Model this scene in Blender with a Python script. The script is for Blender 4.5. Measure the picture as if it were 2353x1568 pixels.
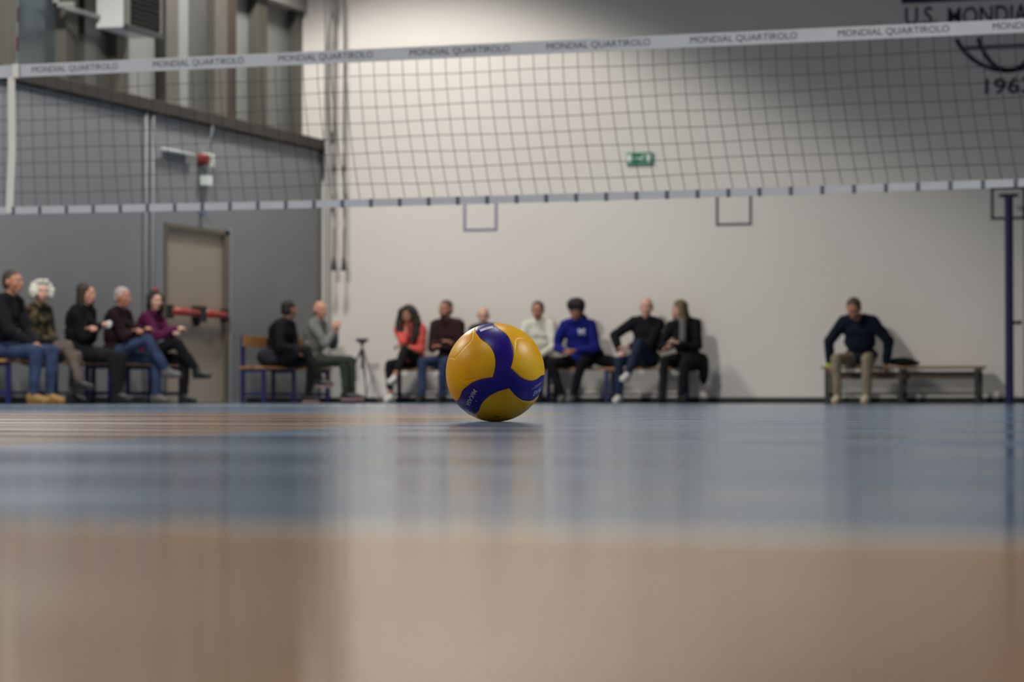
import bpy, bmesh, math, random
from math import sin, cos, pi, radians as R, sqrt
from mathutils import Vector as V, Matrix as M, Euler, kdtree
random.seed(7)
for _o in list(bpy.data.objects): bpy.data.objects.remove(_o)
SC = bpy.context.scene; COL = SC.collection

# ------------------------------------------------------------------ camera, world, light, exposure
W_, H_, F_ = 2353.0, 1568.0, 6056.0
CAM_H, YAW, HORIZON = 0.0465, R(19.0), 919.0
PITCH = math.atan((HORIZON - H_/2)/F_)
cd = bpy.data.cameras.new('camera'); cam = bpy.data.objects.new('camera', cd); COL.objects.link(cam)
cam.location = (0, 0, CAM_H); cam.rotation_euler = (pi/2 + PITCH, 0, YAW)
cd.sensor_width = 36; cd.lens = F_/W_*36; cd.clip_start = .01; cd.clip_end = 200
cd.dof.use_dof = True; cd.dof.focus_distance = 5.50; cd.dof.aperture_fstop = 7.5
SC.camera = cam
MW = Euler((pi/2 + PITCH, 0, YAW)).to_matrix()
def ray(px, py): return MW @ V(((px - W_/2)/F_, (H_/2 - py)/F_, -1))
def on(px, py, ax, val):            # where the sight line of a photo point meets the real plane (axis ax = val)
    d = ray(px, py); k = (val - cam.location[ax])/d[ax]; return cam.location + d*k
SC.view_settings.view_transform = 'Standard'; SC.view_settings.look = 'None'
SC.view_settings.gamma = 1; SC.view_settings.use_curve_mapping = False
SC.view_settings.exposure = 0.0
w = bpy.data.worlds.new('world'); SC.world = w; w.use_nodes = True
w.node_tree.nodes['Background'].inputs[0].default_value = (.6, .65, .7, 1)
w.node_tree.nodes['Background'].inputs[1].default_value = .05

FARY, LEFTX, GLASSX, RIGHTX, BACKY, CEIL = 32.46, -13.86, -14.2, 9.0, -4.5, 8.2
LAMPS = [  # x, y, watts, spot degrees, blend
    (-12.5, 29.0, 1420, 124, .24), (-11.2, 19.5, 2750, 157, .3), (-12.3, 10.0, 1600, 154, .2), (-12.3, 2.0, 1050, 152, .2),
    (-3.2, 10.0, 600, 154, .2), (-3.2, 2.0, 600, 152, .2), (5.7, 9.3, 2300, 154, .2)]
LAMPZ = 7.45

# ------------------------------------------------------------------ helpers
def lin(c):
    return tuple((x/12.92 if x <= .04045 else ((x + .055)/1.055)**2.4) for x in [v/255 for v in c]) + (1,)
MATS = {}
def mat(name, c, rough=.7, spec=.5, metal=0, bump=0, bscale=40, var=0, vscale=6, coat=0, sheen=0):
    if name in MATS: return MATS[name]
    m = bpy.data.materials.new(name); m.use_nodes = True; nt = m.node_tree; b = nt.nodes['Principled BSDF']
    b.inputs['Base Color'].default_value = lin(c); b.inputs['Roughness'].default_value = rough
    b.inputs['Specular IOR Level'].default_value = spec; b.inputs['Metallic'].default_value = metal
    b.inputs['Coat Weight'].default_value = coat; b.inputs['Sheen Weight'].default_value = sheen
    tc = nt.nodes.new('ShaderNodeTexCoord')
    if var:
        n = nt.nodes.new('ShaderNodeTexNoise'); n.inputs['Scale'].default_value = vscale; n.inputs['Detail'].default_value = 4
        r = nt.nodes.new('ShaderNodeValToRGB'); l = lin(c)
        r.color_ramp.elements[0].color = tuple(x*(1 - var) for x in l[:3]) + (1,)
        r.color_ramp.elements[1].color = tuple(min(1, x*(1 + var)) for x in l[:3]) + (1,)
        r.color_ramp.elements[0].position = .3; r.color_ramp.elements[1].position = .7
        nt.links.new(tc.outputs['Object'], n.inputs['Vector']); nt.links.new(n.outputs['Fac'], r.inputs['Fac'])
        nt.links.new(r.outputs['Color'], b.inputs['Base Color'])
    if bump:
        n2 = nt.nodes.new('ShaderNodeTexNoise'); n2.inputs['Scale'].default_value = bscale; n2.inputs['Detail'].default_value = 3
        bp = nt.nodes.new('ShaderNodeBump'); bp.inputs['Strength'].default_value = bump; bp.inputs['Distance'].default_value = .01
        nt.links.new(tc.outputs['Object'], n2.inputs['Vector']); nt.links.new(n2.outputs['Fac'], bp.inputs['Height'])
        nt.links.new(bp.outputs['Normal'], b.inputs['Normal'])
    MATS[name] = m; return m
def emis(name, c, s):
    m = bpy.data.materials.new(name); m.use_nodes = True; nt = m.node_tree; b = nt.nodes['Principled BSDF']
    b.inputs['Base Color'].default_value = lin(c); b.inputs['Emission Color'].default_value = lin(c); b.inputs['Emission Strength'].default_value = s
    return m
def tag(o, label=None, cat=None, group=None, kind=None):
    if label: o['label'] = label
    if cat: o['category'] = cat
    if group: o['group'] = group
    if kind: o['kind'] = kind
    return o
def empty(name, loc=(0, 0, 0), rz=0):
    o = bpy.data.objects.new(name, None); COL.objects.link(o); o.location = loc; o.rotation_euler = (0, 0, rz); o.empty_display_size = .1; return o
def link(name, me, mats, parent=None, smooth=False):
    o = bpy.data.objects.new(name, me); COL.objects.link(o)
    for m in (mats if isinstance(mats, (list, tuple)) else [mats]): me.materials.append(m)
    if parent: o.parent = parent
    if smooth: me.shade_smooth()
    return o
def obj(name, bm, mats, parent=None, smooth=False):
    me = bpy.data.meshes.new(name); bm.normal_update(); bm.to_mesh(me); bm.free(); return link(name, me, mats, parent, smooth)
def B(): return bmesh.new()
def box(bm, a, b, bev=0, mi=0, mx=None):
    a, b = V(a), V(b); c = (a + b)/2; s = b - a
    r = bmesh.ops.create_cube(bm, size=1, matrix=M.Translation(c) @ M.Diagonal((abs(s.x), abs(s.y), abs(s.z), 1)))
    vs = r['verts']
    if bev:
        es = {e for v in vs for e in v.link_edges}
        q = bmesh.ops.bevel(bm, geom=list(es), offset=bev, segments=2, affect='EDGES', profile=.6); vs = list({v for f in q['faces'] for v in f.verts} | {v for v in vs if v.is_valid})
    if mi:
        for f in {f for v in vs for f in v.link_faces}: f.material_index = mi
    if mx: bmesh.ops.transform(bm, matrix=mx, verts=vs)
    return vs
def align(a, b):
    d = (b - a); return M.Translation((a + b)/2) @ d.to_track_quat('Z', 'Y').to_matrix().to_4x4(), d.length
def cyl(bm, a, b, r0, r1=None, seg=12, mi=0):
    a, b = V(a), V(b); m, L = align(a, b)
    r = bmesh.ops.create_cone(bm, cap_ends=True, segments=seg, radius1=r0, radius2=r0 if r1 is None else r1, depth=L, matrix=m)
    if mi:
        for f in {f for v in r['verts'] for f in v.link_faces}: f.material_index = mi
def cap(bm, a, b, r0, r1=None, seg=12):
    r1 = r0 if r1 is None else r1; a, b = V(a), V(b)
    if (b - a).length > 1e-4: cyl(bm, a, b, r0, r1, seg)
    ball(bm, a, r0); ball(bm, b, r1)
def ball(bm, c, r, rot=None, sub=2):
    r = (r, r, r) if not hasattr(r, '__len__') else r
    m = M.Translation(V(c)) @ (rot.to_4x4() if rot else M.Identity(4)) @ M.Diagonal((r[0], r[1], r[2], 1))
    return bmesh.ops.create_icosphere(bm, subdivisions=sub, radius=1, matrix=m)['verts']
def tube(bm, pts, r, seg=4, closed=False):
    pts = [V(p) for p in pts]; n = len(pts); rings = []
    for i, p in enumerate(pts):
        t = (pts[min(i + 1, n - 1)] - pts[max(i - 1, 0)]); q = t.to_track_quat('Z', 'Y')
        rings.append([bm.verts.new(p + q @ V((r*cos(2*pi*k/seg), r*sin(2*pi*k/seg), 0))) for k in range(seg)])
    for a, b in zip(rings, rings[1:]):
        for k in range(seg): bm.faces.new((a[k], a[(k + 1) % seg], b[(k + 1) % seg], b[k]))
    bm.faces.new(rings[0][::-1]); bm.faces.new(rings[-1])
def text_mesh(s, size=1, bold=0, shear=0):
    cu = bpy.data.curves.new('t', 'FONT'); cu.body = s; cu.size = size; cu.offset = bold; cu.shear = shear; cu.resolution_u = 3
    o = bpy.data.objects.new('t', cu); COL.objects.link(o)
    dg = bpy.context.evaluated_depsgraph_get(); dg.update()
    me = bpy.data.meshes.new_from_object(o.evaluated_get(dg)); bpy.data.objects.remove(o)
    return me
def fit_text(s, w, h, bold=.0, shear=0):
    me = text_mesh(s, 1, bold, shear); xs = [v.co.x for v in me.vertices]; ys = [v.co.y for v in me.vertices]
    x0, x1, y0, y1 = min(xs), max(xs), min(ys), max(ys)
    for v in me.vertices: v.co.x = (v.co.x - x0)/(x1 - x0)*w; v.co.y = (v.co.y - y0)/(y1 - y0)*h
    return me
def thick(o, t, off=0):
    md = o.modifiers.new('thick', 'SOLIDIFY'); md.thickness = t; md.offset = off; return o

CL = bpy.data.textures.new('folds', 'CLOUDS'); CL.noise_scale = .09; CL.noise_depth = 2
CU = bpy.data.textures.new('curls', 'CLOUDS'); CU.noise_scale = .028; CU.noise_depth = 2
def soft(o, vox=.012, it=4, disp=0, tex=None):
    m = o.modifiers.new('r', 'REMESH'); m.mode = 'VOXEL'; m.voxel_size = vox; m.use_smooth_shade = True
    s = o.modifiers.new('s', 'SMOOTH'); s.iterations = it; s.factor = .5
    if disp:
        d = o.modifiers.new('d', 'DISPLACE'); d.texture = tex or CL; d.strength = disp; d.mid_level = .5; d.texture_coords = 'LOCAL'
    return o

# ------------------------------------------------------------------ setting
def wall_mat(name, c, var=.03):
    return mat(name, c, .75, .25, bump=.15, bscale=30, var=var, vscale=.5)
WHITE = wall_mat('white_plaster', (214, 209, 202)); GREY = wall_mat('grey_paint', (133, 134, 136), .05)
CEILM = mat('ceiling_paint', (120, 118, 114), .9)
# floor
fm = bpy.data.materials.new('court_floor'); fm.use_nodes = True; nt = fm.node_tree; bs = nt.nodes['Principled BSDF']
def N(t, **k):
    n = nt.nodes.new(t)
    for a, b in k.items(): setattr(n, a, b)
    return n
def math_(op, a, b=None, c=None):
    n = N('ShaderNodeMath', operation=op)
    for i, x in enumerate((a, b, c)):
        if x is None: continue
        if hasattr(x, 'is_linked'): nt.links.new(x, n.inputs[i])
        else: n.inputs[i].default_value = x
    return n.outputs[0]
def mixc(f, a, b):
    n = N('ShaderNodeMix', data_type='RGBA'); nt.links.new(f, n.inputs[0])
    for i, x in ((6, a), (7, b)):
        if hasattr(x, 'is_linked'): nt.links.new(x, n.inputs[i])
        else: n.inputs[i].default_value = x
    return n.outputs[2]
ge = N('ShaderNodeTexCoord'); sp = N('ShaderNodeSeparateXYZ'); nt.links.new(ge.outputs['Object'], sp.inputs[0]); X, Y = sp.outputs[0], sp.outputs[1]
def noise(sx, sy, scale, det=3):
    mp = N('ShaderNodeMapping'); mp.inputs['Scale'].default_value = (sx, sy, 1); nt.links.new(ge.outputs['Object'], mp.inputs[0])
    n = N('ShaderNodeTexNoise'); n.inputs['Scale'].default_value = scale; n.inputs['Detail'].default_value = det
    nt.links.new(mp.outputs[0], n.inputs['Vector']); return n.outputs['Fac']
BEIGE, BLUE, CREAM = lin((178, 136, 96)), lin((84, 116, 150)), lin((205, 200, 190))
near = math_('LESS_THAN', Y, .86); line = math_('MULTIPLY', math_('GREATER_THAN', Y, .86), math_('LESS_THAN', Y, .915))
wedge = math_('MULTIPLY', math_('LESS_THAN', X, math_('MULTIPLY_ADD', Y, -.213, -.85)), math_('LESS_THAN', Y, 8.4))
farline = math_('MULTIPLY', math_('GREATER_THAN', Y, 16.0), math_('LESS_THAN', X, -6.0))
n1 = noise(1, 2.2, 1.1); n2 = noise(6, 6, 3, 5)
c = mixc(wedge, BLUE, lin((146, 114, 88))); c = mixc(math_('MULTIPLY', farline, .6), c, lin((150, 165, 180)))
c = mixc(near, c, BEIGE); c = mixc(line, c, CREAM)
sc = N('ShaderNodeMapRange'); sc.inputs['To Min'].default_value = .82; sc.inputs['To Max'].default_value = 1.16
nt.links.new(n1, sc.inputs['Value'])
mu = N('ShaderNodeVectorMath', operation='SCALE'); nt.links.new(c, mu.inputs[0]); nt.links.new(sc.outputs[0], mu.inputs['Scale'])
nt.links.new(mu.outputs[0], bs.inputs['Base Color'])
rr = N('ShaderNodeMapRange'); rr.inputs['From Min'].default_value = .3; rr.inputs['From Max'].default_value = .7
rr.inputs['To Min'].default_value = .10; rr.inputs['To Max'].default_value = .19; nt.links.new(n1, rr.inputs['Value'])
nt.links.new(rr.outputs[0], bs.inputs['Roughness']); bs.inputs['Specular IOR Level'].default_value = .35
bp = N('ShaderNodeBump'); bp.inputs['Strength'].default_value = .03; bp.inputs['Distance'].default_value = .01; nt.links.new(n2, bp.inputs['Height']); nt.links.new(bp.outputs[0], bs.inputs['Normal'])
def plate(name, a, b, m, label=None):
    bm = B(); box(bm, a, b); return tag(obj(name, bm, m), label, kind='structure')
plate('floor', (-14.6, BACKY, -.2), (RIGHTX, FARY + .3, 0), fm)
plate('ceiling', (-14.6, BACKY, CEIL), (RIGHTX, FARY + .3, CEIL + .2), CEILM)
plate('wall_far', (-14.6, FARY, 0), (RIGHTX, FARY + .3, CEIL), WHITE)
plate('wall_right', (RIGHTX, BACKY, 0), (RIGHTX + .2, FARY + .3, CEIL), WHITE)
plate('wall_back', (-14.6, BACKY - .2, 0), (RIGHTX + .2, BACKY, CEIL), WHITE)
def LY(px): return on(px, 500, 0, LEFTX).y
DY0, DY1, DZ = LY(377), LY(526), 2.12
bm = B()
box(bm, (-14.6, BACKY, 0), (LEFTX, DY0, 3.36)); box(bm, (-14.6, DY1, 0), (LEFTX, FARY, 3.36)); box(bm, (-14.6, DY0, DZ), (LEFTX, DY1, 3.36))
box(bm, (-14.9, BACKY, 3.36), (-14.45, FARY, CEIL)); box(bm, (-14.9, DY0, 0), (-14.45, DY1, DZ))
tag(obj('wall_left', bm, GREY), kind='structure')
BLK = mat('black_rubber', (22, 22, 22), .6)
bm = B(); box(bm, (LEFTX, FARY - .018, 0), (RIGHTX, FARY, .075), .004); tag(obj('baseboard_far', bm, BLK), kind='structure')
bm = B(); box(bm, (LEFTX, LY(566), 0), (LEFTX + .018, FARY - .018, .075), .004); box(bm, (LEFTX, BACKY, 0), (LEFTX + .018, DY0 - .12, .075), .004)
tag(obj('baseboard_left', bm, BLK), kind='structure')
# ledge under the windows
BRN = mat('dark_brown_steel', (48, 42, 37), .6, var=.1); LIP = mat('ledge_lip', (120, 112, 102), .6)
bm = B(); box(bm, (-14.5, BACKY, 3.375), (LEFTX + .06, FARY - .02, 3.52), .01); led = tag(obj('trim_1', bm, BRN), kind='structure')
bm = B(); box(bm, (-14.5, BACKY, 3.52), (-14.0, FARY - 1.9, 3.57), .004); obj('ledge_lip', bm, LIP, led)
bm = B(); cyl(bm, (LEFTX + .03, FARY - .05, 3.05), (LEFTX + .03, FARY - .05, 3.36), .022); tag(obj('pipe_stub', bm, BRN), 'short dark pipe under the ledge end in the room corner', 'pipe')
# tall window band
PANE = {'L': mat('pane_light', (130, 132, 131), .35, var=.05, vscale=1), 'G': mat('pane_grey', (118, 120, 116), .3, var=.06, vscale=1),
        'D': mat('pane_blue_dark', (84, 94, 98), .15, .6, var=.25, vscale=.8), 'K': mat('pane_black', (30, 27, 24), .2),
        'k': mat('curtain_brown', (66, 54, 46), .8), 'S': mat('pane_dark_grey', (80, 81, 78), .5)}  # S: plain dark grey pane
MUL = mat('mullion_beige', (94, 91, 84), .5, var=.06); MULD = mat('mullion_dark', (78, 76, 68), .5)
segs = [(-420, -300, 'D'), (-300, -270, 'M'), (-270, -160, 'L'), (-160, -130, 'M'), (-130, 8, 'D'), (8, 30, 'M'), (30, 141, 'D'), (141, 158, 'M'), (158, 170, 'm'), (170, 209, 'K'), (209, 259, 'G'), (259, 288, 'm'),
        (288, 372, 'L'), (372, 402, 'M'), (402, 445, 'L'), (445, 486, 'S'), (486, 514, 'M'), (514, 543, 'k'), (543, 582, 'L'), (582, 606, 'm'), (606, 674, 'G'), (674, 690, 'm')]
win = empty('window_1', (GLASSX, 24, 3.6)); tag(win, kind='structure')
def GY(px): return on(px, 300, 0, GLASSX).y
ZT = 5.25
for a, b, k in segs:
    y0, y1 = GY(a), GY(b); bm = B()
    if b == 690: y1 = FARY
    zt = 7.6 if k in 'Mm' else (ZT if a >= 540 else 7.6)
    if k in 'Mm': box(bm, (GLASSX - .16, y0, 3.56), (GLASSX + .05, y1, zt), .008); o = obj('mullion', bm, MUL if k == 'M' else MULD)
    elif k == 'k': box(bm, (GLASSX - .1, y0, 3.56), (GLASSX + .0, y1, zt)); o = obj('curtain', bm, PANE[k])
    else: box(bm, (GLASSX - .12, y0, 3.56), (GLASSX - .08, y1, zt)); o = obj('pane', bm, PANE[k])
    o.parent = win; o.location = -V(win.location)
bm = B(); box(bm, (GLASSX - .16, GY(541), ZT), (GLASSX + .12, FARY, ZT + .28), .01); box(bm, (GLASSX - .12, GY(541), ZT + .28), (GLASSX - .06, FARY, 7.6))
o = obj('window_frame', bm, mat('lintel_paint', (150, 144, 136), .6)); o.parent = win; o.location = -V(win.location)
bm = B(); box(bm, (GLASSX - .25, BACKY, 7.6), (GLASSX + .05, FARY, CEIL)); tag(obj('trim_2', bm, MUL), kind='structure')
# emergency door: two leaves, red push bars
DOOR = mat('door_paint', (158, 143, 126), .55, .4, var=.03, vscale=1); DFR = mat('door_frame_dark', (98, 88, 74), .5); RED = mat('push_bar_red', (150, 40, 36), .4)
door = empty('door_1', (LEFTX, (DY0 + DY1)/2, 0)); tag(door, kind='structure')
def dpart(name, a, b, m, bev=.004):
    bm = B(); box(bm, a, b, bev); o = obj(name, bm, m, door); o.location = -V(door.location); return o
ym = (DY0 + DY1)/2
bm = B(); box(bm, (LEFTX - .16, DY0, 0), (LEFTX + .015, DY0 + .05, DZ)); box(bm, (LEFTX - .16, DY1 - .12, 0), (LEFTX + .012, DY1, DZ)); box(bm, (LEFTX - .16, DY0, DZ - .05), (LEFTX + .012, DY1, DZ))
o = obj('door_frame', bm, DFR, door); o.location = -V(door.location)
for a, b in ((DY0 + .05, ym - .002), (ym + .002, DY1 - .12)):
    dpart('door_leaf', (LEFTX - .08, a, .01), (LEFTX - .03, b, DZ - .05), DOOR)
    bm = B(); cap(bm, (LEFTX + .05, a + .08, 1.08), (LEFTX + .05, b - .10, 1.08), .045, seg=14)
    o = obj('push_bar', bm, RED, door, True); o.location = -V(door.location)
bm = B(); box(bm, (LEFTX - .03, ym - .09, .98), (LEFTX + .09, ym + .09, 1.17), .01); box(bm, (LEFTX - .03, ym - .03, .93), (LEFTX + .03, ym + .03, .98), .01)
box(bm, (LEFTX - .03, DY0 + .06, 1.0), (LEFTX + .07, DY0 + .13, 1.16), .01); box(bm, (LEFTX - .03, DY1 - .19, 1.0), (LEFTX + .07, DY1 - .14, 1.16), .01)
o = obj('latch', bm, BLK, door); o.location = -V(door.location)
# ------------------------------------------------------------------ lamps on the ceiling
LH = mat('lamp_housing', (90, 92, 95), .4, metal=.6)
for i, (x, y, wt, deg, bl) in enumerate(LAMPS):
    t = tag(empty('high_bay_lamp', (x, y, LAMPZ)), 'round steel high bay lamp hanging from the ceiling', 'lamp', 'high bay lamps')
    bm = B(); bmesh.ops.create_cone(bm, segments=32, radius1=.30, radius2=.09, depth=.26, cap_ends=False, matrix=M.Translation((0, 0, .17))); cyl(bm, (0, 0, .30), (0, 0, .42), .09, .07, 20)
    thick(obj('reflector', bm, LH, t, True), .004)
    bm = B(); cyl(bm, (0, 0, .42), (0, 0, CEIL - LAMPZ), .008); obj('hanger', bm, LH, t)
    bm = B(); cyl(bm, (0, 0, .03), (0, 0, .05), .20, seg=32); obj('diffuser', bm, emis('lamp_glow', (255, 248, 236), 12), t)
    l = bpy.data.lights.new('lamp_light', 'SPOT'); l.energy = wt; l.color = (1, .965, .91); l.spot_size = R(deg); l.spot_blend = bl; l.shadow_soft_size = .35
    lo = bpy.data.objects.new('lamp_light', l); COL.objects.link(lo); lo.parent = t; lo.location = (0, 0, -.02)

# ------------------------------------------------------------------ wall things
NAVY = mat('navy_paint', (30, 32, 62), .5); SQB = mat('faded_blue_paint', (104, 108, 130), .6)
FY = FARY - .0
def square(x0, x1, ybot, ytop, m, label):
    a = on(x0, ybot, 1, FARY); b = on(x1, ybot, 1, FARY); zt = on(x0, ytop, 1, FARY).z; z0 = (a.z + b.z)/2; t = .035; y = FARY
    bm = B(); p = empty('target_square', ((a.x + b.x)/2, y, z0))
    for q in (((a.x, z0), (b.x, z0 + t)), ((a.x, zt - t), (b.x, zt)), ((a.x, z0 + t), (a.x + t, zt - t)), ((b.x - t, z0 + t), (b.x, zt - t))):
        box(bm, (q[0][0], y - .002, q[0][1]), (q[1][0], y, q[1][1]))
    COL.objects.unlink(p); bpy.data.objects.remove(p)
    tag(obj('target_square', bm, m), label, 'wall marking', 'painted target squares on the far wall')
square(1065, 1143, 532, 458, SQB, 'thin grey-blue square outline painted on wall, above the gap beside the ball')
square(1645, 1728, 519, 440, mat('dark_grey_paint', (70, 70, 78), .6), 'dark grey square outline painted on wall, middle of three')
square(2277, 2357, 505, 430, NAVY, 'dark square outline painted on wall behind top of navy post')
# exit sign
p = on(1470.5, 365, 1, FARY); GRN = mat('sign_green', (0, 118, 78), .4); WH = mat('sign_white', (215, 225, 220), .4)
t = tag(empty('exit_sign', (p.x, FARY, p.z)), 'small green emergency exit sign with white pictogram on far wall', 'sign')
bm = B(); box(bm, (-.175, -.03, -.078), (.175, 0, .078), .004); obj('sign_panel', bm, GRN, t)
bm = B(); y = -.0315
box(bm, (-.165, y, -.045), (-.105, -.0298, .055)); box(bm, (.10, y, -.045), (.155, -.0298, .055)); box(bm, (-.05, y, -.005), (.03, -.0298, .01))
ball(bm, (.055, y, .035), (.014, .002, .014)); cyl(bm, (.05, y, .02), (.035, y, -.01), .008, .008, 6); cyl(bm, (.035, y, -.01), (.06, y, -.045), .006, .006, 6); cyl(bm, (.035, y, -.01), (.01, y, -.04), .006, .006, 6)
cyl(bm, (-.05, y, .0025), (-.075, y, .0025), .02, .001, 6)
obj('pictogram', bm, WH, t)
# club emblem painted on the far wall
t = tag(empty('club_emblem', (on(2318, 30, 1, FARY).x, FARY, on(2318, 30, 1, FARY).z)), 'navy club emblem with globe, lettering and 1963 painted on far wall', 'wall emblem')
s = .5*(on(2353, 30, 1, FARY).x - on(2343, 30, 1, FARY).x)*.2*1.0; s = (on(2353, 30, 1, FARY).x - on(2253, 30, 1, FARY).x)/100
def EM(px, py): q = on(px, py, 1, FARY); return (q.x - t.location.x, q.z - t.location.z)
def flat_text(name, body, x0, z0, wd, ht, m, parent, bold=.02, y=-.004):
    me = fit_text(body, wd, ht, bold)
    for v in me.vertices: v.co = V((x0 + v.co.x, y, z0 + v.co.y))
    return thick(link(name, me, m, parent), .002)
bm = B(); x0, z0 = EM(2072, 9); box(bm, (x0, -.006, z0), (-x0, -.002, z0 + .09)); x0, z1 = EM(2067, 84); box(bm, (x0, -.006, z1), (-x0, -.002, z1 + .02)); obj('banner_bar', bm, NAVY, t)
a = EM(2080, 54); b = EM(2400, 20)
flat_text('lettering', 'U.S.', a[0], a[1] - .03, (b[0] - a[0])*.23, .225, NAVY, t, .012)
a = EM(2178, 54); b = EM(2384, 20); flat_text('lettering', 'MONDIAL', a[0], a[1] - .03, b[0] - a[0], .225, NAVY, t, .012)
a = EM(2263, 218); b = EM(2372, 181); flat_text('lettering', '1963', a[0], a[1], b[0] - a[0], .2, NAVY, t, .02)
bm = B(); r = 133*s; wl = .055
def arcband(cx, cz, rx, rz, a0, a1, n=48):
    vs = []
    for i in range(n + 1):
        an = a0 + (a1 - a0)*i/n; q = V((cx + rx*cos(an), -.004, cz + rz*sin(an))); nn = V((cos(an)/max(rx, .01), 0, sin(an)/max(rz, .01))).normalized()*wl/2
        vs.append((bm.verts.new(q - nn), bm.verts.new(q + nn)))
    for p0, p1 in zip(vs, vs[1:]): bm.faces.new((p0[0], p1[0], p1[1], p0[1]))
zc = EM(2318, 84)[1]; a0 = math.asin(zc/r)
arcband(0, 0, r, r, pi - a0, 2*pi + a0); arcband(0, 0, r*.58, r, pi + math.asin(-zc/r), 2*pi - math.asin(-zc/r))
zl = EM(2318, 106)[1]; box(bm, (-sqrt(r*r - zl*zl), -.006, zl - .018), (sqrt(r*r - zl*zl), -.002, zl + .018)); thick(obj('globe', bm, NAVY, t), .002)
# pipe and ropes near the corner
PIPE = mat('grey_pipe', (168, 170, 170), .4); ROPE = mat('rope_grey', (92, 92, 88), .9, bump=.4, bscale=200); WTM = mat('rope_weight', (52, 52, 50), .6)
p = on(753, 300, 1, FARY - .07); bm = B(); cyl(bm, (p.x, FARY - .07, .08), (p.x, FARY - .07, CEIL - .01), .045, seg=20)
for z in (2.6, 3.6, 4.6, 5.6): box(bm, (p.x - .055, FARY - .08, z), (p.x + .055, FARY - .001, z + .03))
tag(obj('downpipe', bm, mat('pipe_grey', (158, 157, 153), .5), smooth=False), 'vertical pipe on the wall in the corner beside the hanging ropes', 'pipe')
ry = FARY - .28
for px, zb, lb in ((767.5, 600, 'hanging grey rope with dark end weight, nearest the room corner'), (790, 600, 'hanging grey rope with dark end weight, second from the room corner')):
    q = on(px, 600, 1, ry); t = tag(empty('hanging_rope', (q.x, ry, q.z)), lb, 'rope', 'climbing ropes by the corner')
    bm = B(); tube(bm, [(0.004*sin(z*3), 0, z) for z in [i*.2 for i in range(int((CEIL - q.z)/.2) + 1)]] + [(0, 0, CEIL - q.z)], .016, 8); obj('rope', bm, ROPE, t, True)
    bm = B(); cyl(bm, (0, 0, -.13), (0, 0, -.02), .04, .028, 14); cyl(bm, (0, 0, -.02), (0, 0, .05), .028, .018, 14); obj('weight', bm, WTM, t)
    bm = B(); cyl(bm, (0, 0, 1.18), (0, 0, 1.26), .026, .026, 12); obj('clamp', bm, WTM, t)
q = on(772, 0, 1, ry - .1); q2 = on(752, 110, 1, ry - .1); q3 = on(752, 330, 1, ry - .1)
bm = B(); tube(bm, [(q.x + .25, ry - .1, CEIL), (q.x, ry - .1, q.z), ((q.x + q2.x)/2 - .02, ry - .1, (q.z + q2.z)/2), (q2.x, ry - .1, q2.z), (q2.x, ry - .1, (q2.z + q3.z)/2), (q3.x + .06, ry - .1, q3.z - .02), (q3.x + .10, ry - .1, q3.z + .1), (q3.x + .11, ry - .1, CEIL)], .012, 8)
tag(obj('pull_cord', bm, ROPE, smooth=True), 'slack loop of dark cord hanging in front of the corner pipe', 'cord')
# siren, junction box, emergency light and conduits on the left wall
def LW(px, py, x=LEFTX): return on(px, py, 0, x)
p = LW(466, 369); t = tag(empty('alarm_siren', (LEFTX, p.y, p.z)), 'red and white alarm siren on the grey side wall', 'siren')
bm = B(); box(bm, (0, -.02, -.085), (.10, .12, .085), .012); obj('siren_base', bm, WH, t)
bm = B(); cyl(bm, (0, -.09, 0), (.12, -.09, 0), .075, .06, 24); obj('siren_lens', bm, mat('siren_red', (118, 30, 28), .4), t)
p = LW(467, 416); bm = B(); box(bm, (LEFTX, p.y - .10, p.z - .06), (LEFTX + .08, p.y + .10, p.z + .06), .01); tag(obj('junction_box', bm, WH), 'small white box on the grey wall under the alarm siren', 'box')
a, b = LW(364, 347), LW(436, 354); bm = B(); cap(bm, (LEFTX + .05, a.y, 3.0), (LEFTX + .05, b.y, 3.0), .02); box(bm, (LEFTX, a.y + .1, 2.985), (LEFTX + .05, b.y - .1, 3.015))
z = LW(400, 350).z; o = tag(obj('tube_light', bm, mat('tube_plastic', (185, 188, 190), .5), smooth=True), 'slim unlit tube light mounted beside the alarm siren', 'light'); o.location.z = z - 3.0
CON = mat('conduit', (142, 144, 148), .7, .2)
for px, z0, lb in ((331, 0.05, 'thin grey conduit on side wall, left one of the pair beside the door'), (347, .05, 'thin grey conduit on side wall, right one of the pair beside the door')):
    y = LY(px); bm = B(); cyl(bm, (LEFTX + .02, y, z0), (LEFTX + .02, y, 3.36), .018); tag(obj('conduit', bm, CON, smooth=True), lb, 'conduit', 'wall conduits by the door')
y = LY(472); bm = B(); tube(bm, [(LEFTX + .015, y, LW(470, 350).z), (LEFTX + .015, y, 3.1), (LEFTX + .05, y + .08, 3.3), (LEFTX + .05, y + .08, 3.36)], .012, 8); tag(obj('cable', bm, CON, smooth=True), 'thin cable from the window ledge down to the alarm siren', 'cable')
y = LY(461); bm = B(); box(bm, (LEFTX, y - .05, LW(461, 486).z - .03), (LEFTX + .06, y + .05, LW(461, 486).z + .03), .01); tag(obj('wall_fitting', bm, mat('fitting_blue', (96, 120, 150), .4)), 'tiny blue fitting on the side wall above the door', 'fitting')
y = LY(531); bm = B(); box(bm, (LEFTX, DY1, 0), (LEFTX + .02, DY1 + .07, DZ + .04), .004); tag(obj('trim_3', bm, CON), kind='structure')
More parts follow.
